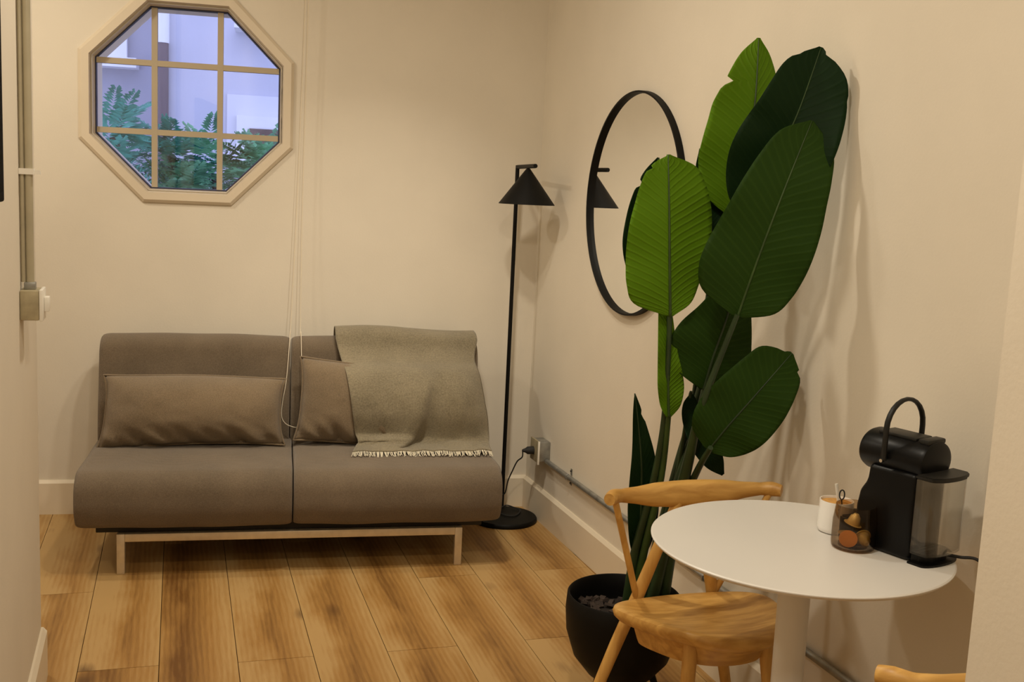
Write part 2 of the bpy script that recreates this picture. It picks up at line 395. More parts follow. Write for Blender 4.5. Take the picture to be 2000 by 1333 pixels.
# floor: dark subfloor with oak planks on it
bm = bmesh.new(); box(bm, -2.9, .2, -6.3, .55, -.06, -.014)
floor = struct(fin('floor', bm, 'sub'))
PL = -0.02332
pu = (math.cos(PL), math.sin(PL)); pv = (-math.sin(PL), math.cos(PL))
def w2(h, v): return (pu[0]*h + pv[0]*v, pu[1]*h + pv[1]*v)
def toh(P): return (P.x*pu[0] + P.y*pu[1], P.x*pv[0] + P.y*pv[1])
SEAMS = [-.2267 - .2257*k for k in range(-2, 12)]
ends = {1: toh(pz(1090, 1112, 0))[1], 2: toh(pz(1035, 1250, 0))[1], 3: toh(pz(880, 1126, 0))[1], 4: toh(pz(825, 1268, 0))[1],
        5: -.35, 7: -.30, 6: toh(pz(534, 1289, 0))[1], 8: toh(pz(230, 1307, 0))[1], 9: toh(pz(130, 1160, 0))[1]}
for i in range(len(SEAMS) - 1):
    h1, h0 = SEAMS[i], SEAMS[i+1]
    L = 1.80
    start = ends.get(i, -.9 - .53*((i*7) % 3))
    cuts = sorted(start + L*k for k in range(-5, 3))
    for v0, v1 in zip(cuts, cuts[1:]):
        g = .0011
        q = [w2(h0+g, v0+g), w2(h1-g, v0+g), w2(h1-g, v1-g), w2(h0+g, v1-g)]
        q = clip(q, (1, 0), -.016); q = clip(q, (-1, 0), 2.80); q = clip(q, (0, -1), 6.2) if q else q
        q = clip(q, (VY.x, VY.y), -.016) if q else q
        if len(q) < 3: continue
        bm = bmesh.new(); add_poly_prism(bm, q, -.014, 0)
        bmesh.ops.recalc_face_normals(bm, faces=bm.faces[:])
        uvl = bm.loops.layers.uv.new('UVMap'); hm = (h0+h1)/2
        for f in bm.faces:
            for l in f.loops:
                hh, vv = toh(l.vert.co); l[uvl].uv = (hh - hm, vv)
        me = bpy.data.meshes.new('plank'); bm.to_mesh(me); bm.free()
        link('plank', me, 'plank', floor)

# ceiling
bm = bmesh.new(); box(bm, -2.95, .2, -6.3, .55, CEIL, CEIL+.1); struct(fin('ceiling', bm, 'ceil'))
# plain walls
def wall(name, x0, x1, y0, y1, z0=0, z1=CEIL):
    bm = bmesh.new(); box(bm, x0, x1, y0, y1, z0, z1); return struct(fin(name, bm, 'wall'))
wall('wall_right', 0, .15, -6.2, 0)
wall('wall_left', XL-.16, XL, -6.2, YL)
wall('wall_recess', -2.95, -2.80, YL-.2, .31)
wall('wall_recess_return', -2.80, XL-.16, YL-.2, YL)
wall('wall_front', XL, .0, -6.35, -6.2)
bm = bmesh.new(); box(bm, XP, 0, -6.2, YP, 0, CEIL)
bmesh.ops.bevel(bm, geom=[e for e in bm.edges if abs(e.verts[0].co.z - e.verts[1].co.z) > 1], offset=.006, segments=3, affect='EDGES')
struct(fin('wall_partition', bm, 'wall', sharp=30))
# back wall with an octagonal opening (built in the wall's own frame)
OC = Vector((-1.500, 0, 1.746)); AP = .372; TH = .26
def octo(ap, y): return [Vector((OC.x + ap/math.cos(math.pi/8)*math.cos(math.pi/8 + k*math.pi/4), y, OC.z + ap/math.cos(math.pi/8)*math.sin(math.pi/8 + k*math.pi/4))) for k in range(8)]
def rect_ring(y):
    x0, x1, z0, z1 = -2.9, .0, 0, CEIL
    # 8 points around the rectangle, one for each octagon corner
    out = []
    for p in octo(1, y):
        dx, dz = p.x - OC.x, p.z - OC.z
        if abs(dx) > abs(dz): X = x1 if dx > 0 else x0; out.append(Vector((X, y, (OC.z + (1 if dz > 0 else -1)*.5))))
        else: Z = z1 if dz > 0 else z0; out.append(Vector((OC.x + (1 if dx > 0 else -1)*.6, y, Z)))
    return out
bm = bmesh.new()
ri, rb = [bm.verts.new(p) for p in octo(AP, 0)], [bm.verts.new(p) for p in octo(AP, TH)]
of, ob = [bm.verts.new(p) for p in rect_ring(0)], [bm.verts.new(p) for p in rect_ring(TH)]
crn = {}
for y in (0, TH):
    for X in (-2.9, 0):
        for Z in (0, CEIL): crn[(y, X, Z)] = bm.verts.new((X, y, Z))
for k in range(8):
    k2 = (k+1) % 8
    bm.faces.new((ri[k], ri[k2], rb[k2], rb[k]))
    for (inn, out, y) in ((ri, of, 0), (rb, ob, TH)):
        a, b_ = out[k].co, out[k2].co
        if abs(a.x-b_.x) < 1e-6 or abs(a.z-b_.z) < 1e-6: bm.faces.new((inn[k], out[k], out[k2], inn[k2]))
        else:
            X = a.x if a.x in (-2.9, 0.0) else b_.x; Z = a.z if (abs(a.z) < 1e-6 or abs(a.z-CEIL) < 1e-6) else b_.z
            X = -2.9 if X < -1.5 else 0; Z = 0 if Z < 1 else CEIL
            bm.faces.new((inn[k], out[k], crn[(y, X, Z)], out[k2], inn[k2]))
wb = struct(fin('wall_back', bm, 'wall', matrix=BACK))

# baseboards (top edge chamfered)
HB = .1456
BBP = [(0, 0), (-.016, 0), (-.016, HB-.012), (-.006, HB), (0, HB)]
def baseboard(name, length, mat4):
    return struct(fin(name, profile_x(BBP, 0, length, 0), 'trim', matrix=mat4))
baseboard('baseboard_back', 2.86, BACK @ Matrix.Translation((-2.86, 0, 0)))
baseboard('baseboard_right', 3.43, Matrix.Translation((0, -.018, 0)) @ Matrix.Rotation(-math.pi/2, 4, 'Z'))
baseboard('baseboard_left', 4.8, Matrix.Translation((XL, YL-4.8, 0)) @ Matrix.Rotation(math.pi/2, 4, 'Z'))

# the octagonal window
win = struct(empty('window_1')); win.matrix_world = BACK
def ring8(bm, secs):
    """secs: list of (apothem, y) closed cross-section swept round the octagon"""
    R = [[bm.verts.new(p) for p in octo(a, y)] for a, y in secs]; n = len(secs)
    for i in range(n):
        A, B = R[i], R[(i+1) % n]
        for k in range(8): bm.faces.new((A[k], A[(k+1) % 8], B[(k+1) % 8], B[k]))
bm = bmesh.new(); ring8(bm, [(.424, 0), (.424, -.008), (.412, -.018), (.382, -.018), (.368, .045), (.368, .095), (.40, .095), (.373, .0)])
fin('window_frame', bm, 'winframe', win, sharp=20)
bm = bmesh.new(); ring8(bm, [(.3682, .046), (.3682, .066), (.361, .066), (.363, .046)])
fin('gasket', bm, 'gasket', win)
GY = .058
vx = [pw(302, 190, GY-.008).x, pw(430, 190, GY-.008).x]; hz = [pw(365, 128, GY-.008).z, pw(365, 262, GY-.008).z]
hw = .0115
gap = .0005
def in_octo(poly, ap):
    for k in range(8):
        n = (math.cos(k*math.pi/4), math.sin(k*math.pi/4)); poly = clip(poly, n, ap + n[0]*OC.x + n[1]*OC.z)
        if len(poly) < 3: return []
    return poly
def prism_xz(name, poly, y0, y1, mat, parent):
    bm = bmesh.new(); a = [bm.verts.new((p[0], y0, p[1])) for p in poly]; b = [bm.verts.new((p[0], y1, p[1])) for p in poly]
    bm.faces.new(a); bm.faces.new(b[::-1]); n = len(poly)
    for i in range(n): bm.faces.new((a[i], b[i], b[(i+1) % n], a[(i+1) % n]))
    return fin(name, bm, mat, parent)
zt, zb, xl_, xr_ = OC.z+.5, OC.z-.5, OC.x-.5, OC.x+.5
for x in vx: prism_xz('muntin', in_octo([(x-hw, zb), (x+hw, zb), (x+hw, zt), (x-hw, zt)], .362), GY-.012, GY+.016, 'muntin', win)
for z in hz: prism_xz('muntin', in_octo([(xl_, z-hw), (xr_, z-hw), (xr_, z+hw), (xl_, z+hw)], .362), GY-.0112, GY+.0152, 'muntin', win)
xs = [xl_, vx[0], vx[1], xr_]; zs = [zb, hz[1], hz[0], zt]
for i in range(3):
    for j in range(3):
        g = hw - .003
        q = in_octo([(xs[i]+g, zs[j]+g), (xs[i+1]-g, zs[j]+g), (xs[i+1]-g, zs[j+1]-g), (xs[i]+g, zs[j+1]-g)], .362)
        if len(q) > 2: prism_xz('pane', q, GY, GY+.004, 'pane', win)

# ================================================================== OUTSIDE THE WINDOW
FY = 3.6
def outb(name, x0, x1, y0, y1, z0, z1, mat, parent=None):
    bm = bmesh.new(); box(bm, x0, x1, y0, y1, z0, z1); return fin(name, bm, mat, parent)
house = empty('neighbouring_building'); house.matrix_world = BACK
tag(house, 'lavender grey rendered building seen through the octagonal window', 'building')
xm = pw(312, 150, FY).x
outb('facade', xm, xm+6, FY, FY+.5, -1, 8, 'facade', house)
outb('facade', xm-6, xm, FY+.35, FY+.8, -1, 8, 'facade2', house)
dp = [pw(313, 84, FY-.03), pw(307, 215, FY-.03)]
mtube('downpipe', [(xm+.02, FY-.04, -1), (xm+.02, FY-.04, dp[0].z)], .045, 'pipe_brown', house, seg=8)
mtube('downpipe', [(xm+.02, FY-.04, dp[0].z), (xm+.02, FY-.04, 8)], .05, 'ext_white', house, seg=8)
def ext_window(c0, c1, y, fr, glassmat, sill=False):
    a, b = pw(*c0, y), pw(*c1, y); x0, x1, z1, z0 = a.x, b.x, a.z, b.z
    f = outb('window_frame', x0, x1, y-.06, y+.02, z0, z1, 'ext_white', house)
    outb('pane', x0+fr, x1-fr, y-.075, y-.055, z0+fr, z1-fr, glassmat, f)
    if sill: outb('sill', x0-.1, x1+.08, y-.18, y+.02, z0-.07, z0, 'ext_white', f)
ext_window((120, -60), (250, 117), FY+.35, .10, 'ext_glass', True)
ext_window((463, 226), (600, 330), FY, .09, 'ext_blind')
a, b = pw(460, 55, FY), pw(560, 70, FY); outb('ledge', a.x, b.x, FY-.25, FY, b.z, a.z, 'ext_white', house)
a, b = pw(444, 184, FY), pw(640, 330, FY); outb('panel', a.x, b.x, FY-.02, FY+.01, b.z, a.z, 'facade3', house)
bm = bmesh.new(); box(bm, -7, 5, .4, 6, -1.2, -1.0); struct(fin('ground', bm, 'ground', matrix=BACK))
def frond(bm, base, d, length, droop, lw):
    n = 13; d = Vector(d).normalized(); side = d.cross(Vector((0, 0, 1))).normalized()
    for k in range(1, n+1):
        t = k/n; p = Vector(base) + d*(length*t) + Vector((0, 0, -droop*t*t))
        ll = lw*(1.1-.75*t)
        for s in (-1, 1):
            tip = p + side*(s*ll) + d*(ll*.45) + Vector((0, 0, random.uniform(-.35, .15)*ll))
            q = d*(length/n*.40)
            vs_ = [bm.verts.new(p - q*.6), bm.verts.new((p+tip)/2 + q + Vector((0, 0, .006))), bm.verts.new(tip), bm.verts.new((p+tip)/2 - q)]
            bm.faces.new(vs_)
def tree(name, label, cat, centres, mat, count, fl, trunk, lw):
    t = empty(name); t.matrix_world = BACK; tag(t, label, cat)
    bm = bmesh.new(); rnd = random.Random(len(name)*3+count)
    for (c, r) in centres:
        for _ in range(count):
            u = Vector((rnd.gauss(0, 1), rnd.gauss(0, 1), rnd.gauss(0, .8)))
            if u.length < .01: continue
            u.normalize(); p = Vector(c) + u*(r*rnd.uniform(.15, .8))
            d = u + Vector((rnd.uniform(-.4, .4), rnd.uniform(-.4, .4), rnd.uniform(-.1, .5)))
            frond(bm, p, d, fl*rnd.uniform(.7, 1.2), fl*.3, lw)
    f = fin('foliage', bm, mat, t); f['kind'] = 'stuff'
    bm = bmesh.new()
    for (c, r) in centres:
        tube(bm, catmull([trunk, (Vector(trunk)*.45 + Vector(c)*.55) + Vector((.1, 0, 0)), c], 5), [.07, .025], seg=6)
    fin('trunk', bm, 'bark_t', t)
    return t
c1 = pw(222, 268, 2.0); c2 = pw(205, 330, 1.9); c3 = pw(335, 305, 2.3)
tree('courtyard_tree', 'blue green feathery tree at the lower left of the octagonal window', 'tree',
     [((c1.x, c1.y, c1.z), .22), ((c2.x, c2.y, c2.z), .24), ((c3.x, c3.y, c3.z), .15), ((c3.x+.05, c3.y, c3.z-.3), .22)], 'foliage', 40, .27, (c1.x+.3, 2.1, -1.0), .085)
c4 = pw(420, 340, 2.2); c5 = pw(505, 335, 2.4); c6 = pw(350, 350, 2.1)
tree('courtyard_shrub', 'lighter green leafy shrub at the lower right of the octagonal window', 'shrub',
     [((c4.x, c4.y, c4.z), .24), ((c5.x, c5.y, c5.z), .26), ((c6.x, c6.y, c6.z-.1), .2)], 'foliage2', 50, .28, (c4.x, 2.3, -1.0), .085)

# ================================================================== SOFA
sofa = empty('sofa', (0, 0, 0)); sofa.matrix_world = BACK @ Matrix.Translation((-1.05, -.40, 0))
tag(sofa, 'taupe grey two seat sofa bed on a pale steel frame beneath the octagonal window', 'sofa')
SO = Vector((-1.05, -.40, 0))
def S(x, y, z): return (x - SO.x, y - SO.y, z - SO.z)
def sprof(pts): return [(y - SO.y, z) for y, z in pts]
XA, XB, XM = -1.815, -.282, -1.062
def cushion(name, pts, x0, x1, r, sub=2, amp=.004, sag=0.0):
    bm = profile_x(sprof(pts), x0 - SO.x, x1 - SO.x, r, 5)
    bmesh.ops.triangulate(bm, faces=[f for f in bm.faces if len(f.verts) > 4])
    for v in bm.verts:
        n = noise.noise(v.co*4.0 + Vector((x0*3, 0, 0)))*amp
        v.co += Vector((n*.6, n, n))
    return fin(name, bm, 'sofa', sofa, sharp=60)
def slab(name, pts, x0, x1, crown, r):
    """upholstered block: profile resampled round its outline, lofted across x with rounded ends"""
    out = catmull_poly(sprof(pts), r)
    n = len(out); cy = sum(p[0] for p in out)/n; cz = sum(p[1] for p in out)/n
    bm = bmesh.new(); rings = []
    stations = [(0, .90), (.006, .955), (.016, .985), (.032, 1.0)]
    nx = 22
    L = x1 - x0
    xs_ = [(s, k) for s, k in stations] + [(.032 + (L-.064)*i/nx, 1.0) for i in range(1, nx)] + [(L-s, k) for s, k in reversed(stations)]
    for s, k in xs_:
        u = 2*s/L - 1
        ring = []
        for (y, z) in out:
            dy, dz = y - cy, z - cz; l = math.hypot(dy, dz)
            k2 = 1 - (1-k)*(.22/l)*.55 if l > .01 else k
            P = Vector((x0 - SO.x + s, cy + dy*k2, cz + dz*k2))
            pu_ = crown*(1-u*u)
            P += Vector((0, dy/l*pu_, dz/l*pu_))
            P += Vector((0, 1, 1))*(noise.noise(P*5 + Vector((x0*9, 1, 2)))*.004)
            ring.append(bm.verts.new(P))
        rings.append(ring)
    for A, B in zip(rings, rings[1:]):
        for k in range(n): bm.faces.new((A[k], A[(k+1) % n], B[(k+1) % n], B[k]))
    bm.faces.new(rings[0][::-1]); bm.faces.new(rings[-1])
    return fin(name, bm, 'sofa', sofa, sharp=70)
def catmull_poly(pts, r, seg=7, step=.03):
    """round the corners of a 2-D polygon and resample"""
    P = [Vector((p[0], p[1])) for p in pts]; out = []; n = len(P)
    for i in range(n):
        a, b, c = P[i-1], P[i], P[(i+1) % n]
        d1 = (a-b); d2 = (c-b); rr = min(r, d1.length*.48, d2.length*.48)
        p1 = b + d1.normalized()*rr; p2 = b + d2.normalized()*rr
        for k in range(seg+1):
            t = k/seg; out.append((1-t)**2*p1 + 2*t*(1-t)*b + t*t*p2)
    fine = []
    for i in range(len(out)):
        a, b = out[i], out[(i+1) % len(out)]; m = max(1, int((b-a).length/step))
        for k in range(m): fine.append(a + (b-a)*(k/m))
    return [(p.x, p.y) for p in fine]
SEAT = [(-.795, .180), (-.835, .255), (-.825, .345), (-.775, .388), (-.20, .392), (-.16, .30), (-.20, .185)]
BACKP = [(-.300, .33), (-.290, .52), (-.232, .775), (-.155, .803), (-.085, .765), (-.115, .50), (-.14, .33)]
slab('seat_cushion', SEAT, XA, XM-.002, .006, .038); slab('seat_cushion', SEAT, XM+.002, XB, .006, .038)
slab('backrest', BACKP, XA, XM-.012, .005, .055); slab('backrest', BACKP, XM-.008, XB-.01, .005, .055)
def sbox(name, x0, x1, y0, y1, z0, z1, r=.002):
    return fin(name, rbox(x0-SO.x, x1-SO.x, y0-SO.y, y1-SO.y, z0, z1, r, 2), 'steel', sofa, sharp=40)
LX0, LX1 = -1.681, -.420
sbox('rail', LX0+.028, LX1-.028, -.757, -.727, .121, .150); sbox('rail', LX0+.028, LX1-.028, -.233, -.203, .121, .150)
sbox('rail', LX0+.002, LX0+.026, -.727, -.233, .122, .149); sbox('rail', LX1-.026, LX1-.002, -.727, -.233, .122, .149)
for x0 in (LX0, LX1-.028):
    sbox('leg', x0, x0+.028, -.757, -.727, 0, .150); sbox('leg', x0, x0+.028, -.233, -.203, 0, .150)
fin('gap_shade_slab', rbox(XA+.06-SO.x, XB-.06-SO.x, -.735-SO.y, -.215-SO.y, .1505, .190, .003, 2), 'rubber', sofa, sharp=40)  # black slab put in as the shade between seat and rail
sbox('support_bar', LX0+.2, LX0+.24, -.726, -.234, .122, .1502); sbox('support_bar', LX1-.24, LX1-.2, -.726, -.234, .122, .1502)

# ---- lumbar pillows
def pillow(name, label, w_, h_, t_, matrix, seed, skew, mat='pillow'):
    root = empty(name); root.matrix_world = matrix; tag(root, label, 'pillow', 'lumbar pillows on the sofa')
    nu, nv = 46, 24; bm = bmesh.new(); g = {}
    def pos(u, v, s):
        # u,v in -1..1 ; s = +-1 side
        cu, cv = 1-abs(u)**2.6, 1-abs(v)**2.4
        th = t_*.5*(max(cu, 0)**.62)*(max(cv, 0)**.80)
        pin = 1 - .035*(1-abs(u)**4)*abs(v)**6; pin2 = 1 - .06*(1-abs(v)**3)*abs(u)**8
        x = u*w_/2*pin2 + (.022*skew*(v+1)/2*max(0, -u)); z = v*h_/2*pin*(1 - .05*u*skew) + .008*math.sin(u*2+seed)*abs(v)
        edge = max(abs(u), abs(v))
        wr = noise.noise(Vector((u*3.1+seed, v*2.0, s)))*.008 + noise.noise(Vector((u*9+seed, v*5, s*3)))*.003
        low = max(0, -v-.35)
        wr += low*.105*noise.noise(Vector((u*6+v*2.5+seed*2, v*1.2, 7))) - low*.02*math.exp(-((u-.15)/.22)**2)
        return Vector((x, -s*(th + (wr if th > .004 else 0)*min(1, th/.02)), z))
    for s in (1, -1):
        for i in range(nu+1):
            for j in range(nv+1):
                e = i in (0, nu) or j in (0, nv)
                if s == -1 and e: g[(s, i, j)] = g[(1, i, j)]; continue
                g[(s, i, j)] = bm.verts.new(pos(2*i/nu-1, 2*j/nv-1, s))
        for i in range(nu):
            for j in range(nv):
                f = (g[(s, i, j)], g[(s, i+1, j)], g[(s, i+1, j+1)], g[(s, i, j+1)]); bm.faces.new(f if s == 1 else f[::-1])
    cv_ = fin('cover', bm, mat, root, smooth=True)
    edge = [pos(2*i/nu-1, -1, 1) for i in range(nu)] + [pos(1, 2*j/nv-1, 1) for j in range(nv)] + [pos(1-2*i/nu, 1, 1) for i in range(nu)] + [pos(-1, 1-2*j/nv, 1) for j in range(nv)]
    bm = bmesh.new(); tube(bm, edge, .0042, seg=6, closed=True); fin('piping', bm, mat, cv_, smooth=True)
    return root
def pm(x, y, z, tilt, roll, rz=0): return BACK @ Matrix.Translation((x, y, z)) @ Matrix.Rotation(rz, 4, 'Z') @ Matrix.Rotation(roll, 4, 'Y') @ Matrix.Rotation(tilt, 4, 'X')
pillow('lumbar_pillow', 'long brown lumbar pillow lying bare on the left half of the sofa', .710, .276, .215, pm(-1.446, -.398, .526, -.22, .0), 1.3, 1.0)
pillow('lumbar_pillow', 'brown lumbar pillow half covered by the throw blanket', .62, .328, .185, pm(-.742, -.385, .557, -.18, .045), 4.1, .4)

# ---- throw blanket draped over the right half
throw = empty('throw_blanket'); throw.matrix_world = BACK
tag(throw, 'grey green wool throw with cream fringe draped over the right sofa half', 'blanket')
TP = [(-.080, .60), (-.075, .74), (-.105, .818), (-.165, .834), (-.232, .818), (-.272, .765), (-.335, .722), (-.425, .690), (-.478, .620), (-.490, .535), (-.470, .455), (-.478, .420), (-.525, .409), (-.590, .407)]
prof = catmull([Vector((0, y, z)) for y, z in TP], 7)
def throw_pt(u, t):
    """u 0..1 across, t 0..1 along the drape"""
    k = t*(len(prof)-1); i = min(int(k), len(prof)-2); p = prof[i].lerp(prof[i+1], k-i)
    front = max(0, (t-.33)/.67)
    xl2 = -.893 + .085*min(1, front*1.35) - .028*max(0, front-.80)/.2
    xr2 = -.298 - .018*math.sin(front*7.5)
    if front > .5: xr2 += .030*(front-.5)*2
    x = xl2 + (xr2-xl2)*u
    # right part hangs straight on the backrest beyond the end of the pillow
    rs = max(0, (u-.80)/.20); body = math.exp(-((t-.62)/.17)**2)
    y, z = p.y + .085*rs*rs*body, p.z
    # backrest/pillow step on the left edge
    out = 0
    fold_c = .60 - .30*max(0, min(1, (t-.55)/.40)) ; amp = max(0, min(1, (t-.50)/.25))*max(0, min(1, (1.0-t)/.08))
    d = u - fold_c
    out += .040*amp*math.exp(-(max(d, 0)/.035)**2 - (min(d, 0)/.16)**2) - .014*amp*math.exp(-((d-.09)/.06)**2)
    out += .010*amp*math.exp(-((u-.78-.12*(t-.7))/.05)**2)*1.2
    out += .006*noise.noise(Vector((u*5, t*6, 1))) + .006*amp*noise.noise(Vector((u*9+t*5, t*9, 4))) + .003*noise.noise(Vector((u*13, t*15, 4)))
    bump_top = .012*math.sin(u*5.2+.3)*math.exp(-((t-.26)/.10)**2)
    lip = .030*max(0, 1-abs(t-.835)/.06)*max(0, 1-abs(u-.16)/.24)**.6
    return Vector((x, y - out*.85 - lip, z + out*.25 + bump_top + max(0, lip*.3) + (.012*abs(noise.noise(Vector((u*7, t*4, 9)))) if t > .86 else 0)))
bm = bmesh.new(); NU, NT = 74, 110; uvs = {}
gr = [[bm.verts.new(throw_pt(i/NU, j/NT)) for j in range(NT+1)] for i in range(NU+1)]
for i in range(NU):
    for j in range(NT): bm.faces.new((gr[i][j], gr[i+1][j], gr[i+1][j+1], gr[i][j+1]))
cl = fin('cloth', bm, 'throw', throw, smooth=True)
sm = cl.modifiers.new('thickness', 'SOLIDIFY'); sm.thickness = .004; sm.offset = 1
bm = bmesh.new()
for k in range(150):
    u = (k + random.uniform(.1, .9))/150; p = throw_pt(u, 1.0)
    dx = random.uniform(-.012, .012); ln = random.uniform(.022, .036)
    tube(bm, [p + Vector((0, .004, 0)), p + Vector((dx*.4, -ln*.5, -.006)), p + Vector((dx, -ln, -.012 + random.uniform(-.002, .003)))], [.0019, .0014], seg=4)
fr = fin('fringe', bm, 'fringe', throw); fr['kind'] = 'stuff'; fr['label'] = 'cream knotted fringe'

# ---- blind cord hanging from the ceiling and looping on the sofa
def Wv(x, y, z): return BACK @ Vector((x, y, z))
cA = [pw(597, 0, -.05), pw(580, 400, -.055), pw(568, 640, -.085)]
tz_ = CEIL
pts = [Vector((cA[0].x+.008, -.05, tz_)), cA[0], cA[1], cA[2], pw(567, 648, -.185), pw(564, 690, -.262), pw(559, 745, -.300), pw(552, 785, -.312), pw(550, 812, -.318),
       pw(556, 826, -.322), pw(568, 833, -.325), pw(582, 834, -.325), pw(592, 815, -.318), pw(592, 760, -.308), pw(589, 700, -.275), pw(588, 650, -.195), pw(587, 640, -.09), pw(591, 400, -.055), pw(603, 0, -.05),
       Vector((pw(603, 0, -.05).x+.008, -.05, tz_))]
co = mtube('blind_cord', [Wv(*p) for p in catmull(pts, 7)], .0014, 'trim', seg=6)
tag(co, 'thin white blind cord looping down between the two sofa pillows', 'cord')

# ================================================================== FLOOR LAMP
lamp = empty('floor_lamp', (-.16, -.19, 0))
tag(lamp, 'black floor lamp with a cone shade standing between sofa and corner', 'lamp')
LO = Vector((-.16, -.19, 0))
def Lp(p): return Vector(p) - LO
mlathe('base', [(0, 0), (.142, 0), (.145, .004), (.145, .014), (.140, .020), (0, .022)], 'black', lamp, seg=56)
PX, PY = -.131, -.066
mtube('pole', [Lp((PX, PY, .015)), Lp((PX, PY, 1.548))], .0088, 'black', lamp, seg=12)
ae = Lp(py_(1046, 324.5, -.40)); at_ = Lp((PX, PY, 1.541))
mtube('arm', [at_, ae], .0088, 'black', lamp, seg=14)
ap_ = at_.lerp(ae, .62); ap_.z -= .006
H_, R_ = .150, .1175
sh = mlathe('shade', [(.004, 0), (.010, -.006), (R_, -H_), (R_-.0015, -H_-.001), (.009, -.012), (0, -.010)], 'black', lamp, seg=56, c=ap_)
mlathe('lamp_socket', [(0, -.012), (.018, -.02), (.02, -.06), (.012, -.075), (0, -.078)], 'white', sh, seg=16, c=ap_)
# power cord and plug
BX0, BX1, BY0, BY1, BZ0, BZ1 = -.050, 0, -.300, -.205, .286, .372
plug_y, plug_z = -.245, .325
cp = [Lp((-.150, -.10, .024)), Lp((-.115, -.085, .032)), Lp((-.085, -.12, .028)), Lp((-.075, -.16, .026)), Lp((-.12, -.22, .025)), Lp((-.165, -.20, .026)), Lp((-.175, -.13, .026)), Lp((-.150, -.075, .040)),
      Lp((-.160, -.060, .075)), Lp(py_(985, 965, -.10)), Lp(py_(992, 940, -.14)), Lp(py_(1000, 922, -.18)), Lp(py_(1010, 902, -.22)), Lp(py_(1020, 893, -.24)), Lp((-.108, plug_y, plug_z+.002))]
cord = mtube('power_cord', catmull(cp, 6), .0030, 'rubber', lamp, seg=6)
bm = bmesh.new(); tube(bm, [Lp((-.108, plug_y, plug_z)), Lp((-.095, plug_y, plug_z)), Lp((-.085, plug_y, plug_z)), Lp((-.0585, plug_y, plug_z))], [.006, .010, .017, .018], seg=14)
fin('plug', bm, 'rubber', lamp, sharp=40)

# ================================================================== WALL SOCKET, CONDUITS
sb = empty('socket_box', (0, BY0, BZ0)); tag(sb, 'galvanised socket box on the right wall behind the floor lamp', 'socket')
def B_(n, x0, x1, y0, y1, z0, z1, mat, r=.002, root=sb):
    o = root.location
    return fin(n, rbox(x0-o.x, x1-o.x, y0-o.y, y1-o.y, z0-o.z, z1-o.z, r, 2), mat, root, sharp=40)
B_('box', BX0, -.0005, BY0, BY1, BZ0, BZ1, 'galv', .004)
pl_ = B_('cover_plate', BX0-.0070, BX0, BY0+.003, BY1+.004, BZ0-.006, BZ1+.004, 'galvbox')
B_('edge_strip', BX0-.0080, BX0, BY0-.005, BY0+.0025, BZ0-.012, BZ1+.004, 'white', .001)
bm = bmesh.new(); tube(bm, [(0, 0, 0), (-.0008, 0, 0)], .021, seg=24); fin('outlet', bm, 'galvbox', pl_, matrix=Matrix.Translation((BX0-.0074, plug_y-BY0, plug_z-BZ0)))
def conduit(name, label, pts, r, mat):
    root = empty(name, pts[0]); tag(root, label, 'conduit'); P = [Vector(p)-Vector(pts[0]) for p in pts]
    mtube('pipe', P, r, mat, root, seg=14); return root
CZ = .288; CX = -.0145
cond = conduit('wall_conduit', 'grey metal conduit running along the right wall above the baseboard', [(CX, BY0-.001, CZ), (CX, YP+.002, CZ)], .0105, 'galv')
def clampx(root, y):
    o = root.location
    bm = bmesh.new()
    tube(bm, [(CX-.0, 0, .012), (CX-.0115, 0, .007), (CX-.0125, 0, 0), (CX-.0115, 0, -.007), (CX, 0, -.012)], .0035, seg=6)
    box(bm, -.003, -.0005, -.007, .007, .008, .034); box(bm, -.003, -.0005, -.007, .007, -.034, -.008)
    c = fin('clamp', bm, 'galv', root, matrix=Matrix.Translation((-o.x, y-o.y, 0)))
    for s in (-1, 1):
        bm = bmesh.new(); bmesh.ops.create_uvsphere(bm, u_segments=8, v_segments=6, radius=.0042); fin('screw', bm, 'rubber', c, smooth=True, matrix=Matrix.Translation((-.0045, 0, s*.025)))
for (qx, qy) in ((1110, 934), (1378, 1130)): clampx(cond, px_(qx, qy, CX).y)
bm = bmesh.new(); tube(bm, [(0, .02, 0), (0, -.02, 0)], .0135, seg=14); fin('coupling', bm, 'galv', cond, matrix=Matrix.Translation((0, px_(1392, 1140, CX).y-cond.location.y, 0)), sharp=40)
# switch box and riser on the near left wall
SY0, SY1, SZ0, SZ1 = -1.752, -1.668, 1.080, 1.152
sw = empty('switch_box', (XL, SY0, SZ0)); tag(sw, 'small beige metal switch box with white rocker on the left wall', 'switch')
def B2(n, x0, x1, y0, y1, z0, z1, mat, r=.002, par=None):
    o = sw.location
    return fin(n, rbox(x0-o.x, x1-o.x, y0-o.y, y1-o.y, z0-o.z, z1-o.z, r, 2), mat, par or sw, sharp=40)
B2('box', XL+.0005, XL+.043, SY0, SY1, SZ0, SZ1, 'galvbox', .003)
sp = B2('cover_plate', XL+.0433, XL+.0515, SY0-.002, SY1+.002, SZ0-.002, SZ1+.002, 'white')
B2('rocker', XL+.0515, XL+.063, SY0+.03, SY1-.022, SZ0+.018, SZ1-.018, 'white', .002, sp)
B2('connector', XL+.008, XL+.034, SY0+.024, SY0+.050, SZ1+.0, SZ1+.018, 'galv')
rs_ = conduit('riser_conduit', 'beige painted conduit rising from the switch box on the left wall', [(XL+.021, SY0+.037, SZ1+.018), (XL+.021, SY0+.037, CEIL-.001)], .0095, 'pipe')
bm = bmesh.new(); tube(bm, [(-.0145, -.004, 0), (-.0145, -.004, CEIL-.001-SZ1-.018)], .0055, seg=10); fin('pipe', bm, 'pipe', rs_, sharp=50)
zc = px_(66, 335, XL+.02).z - SZ1 - .018
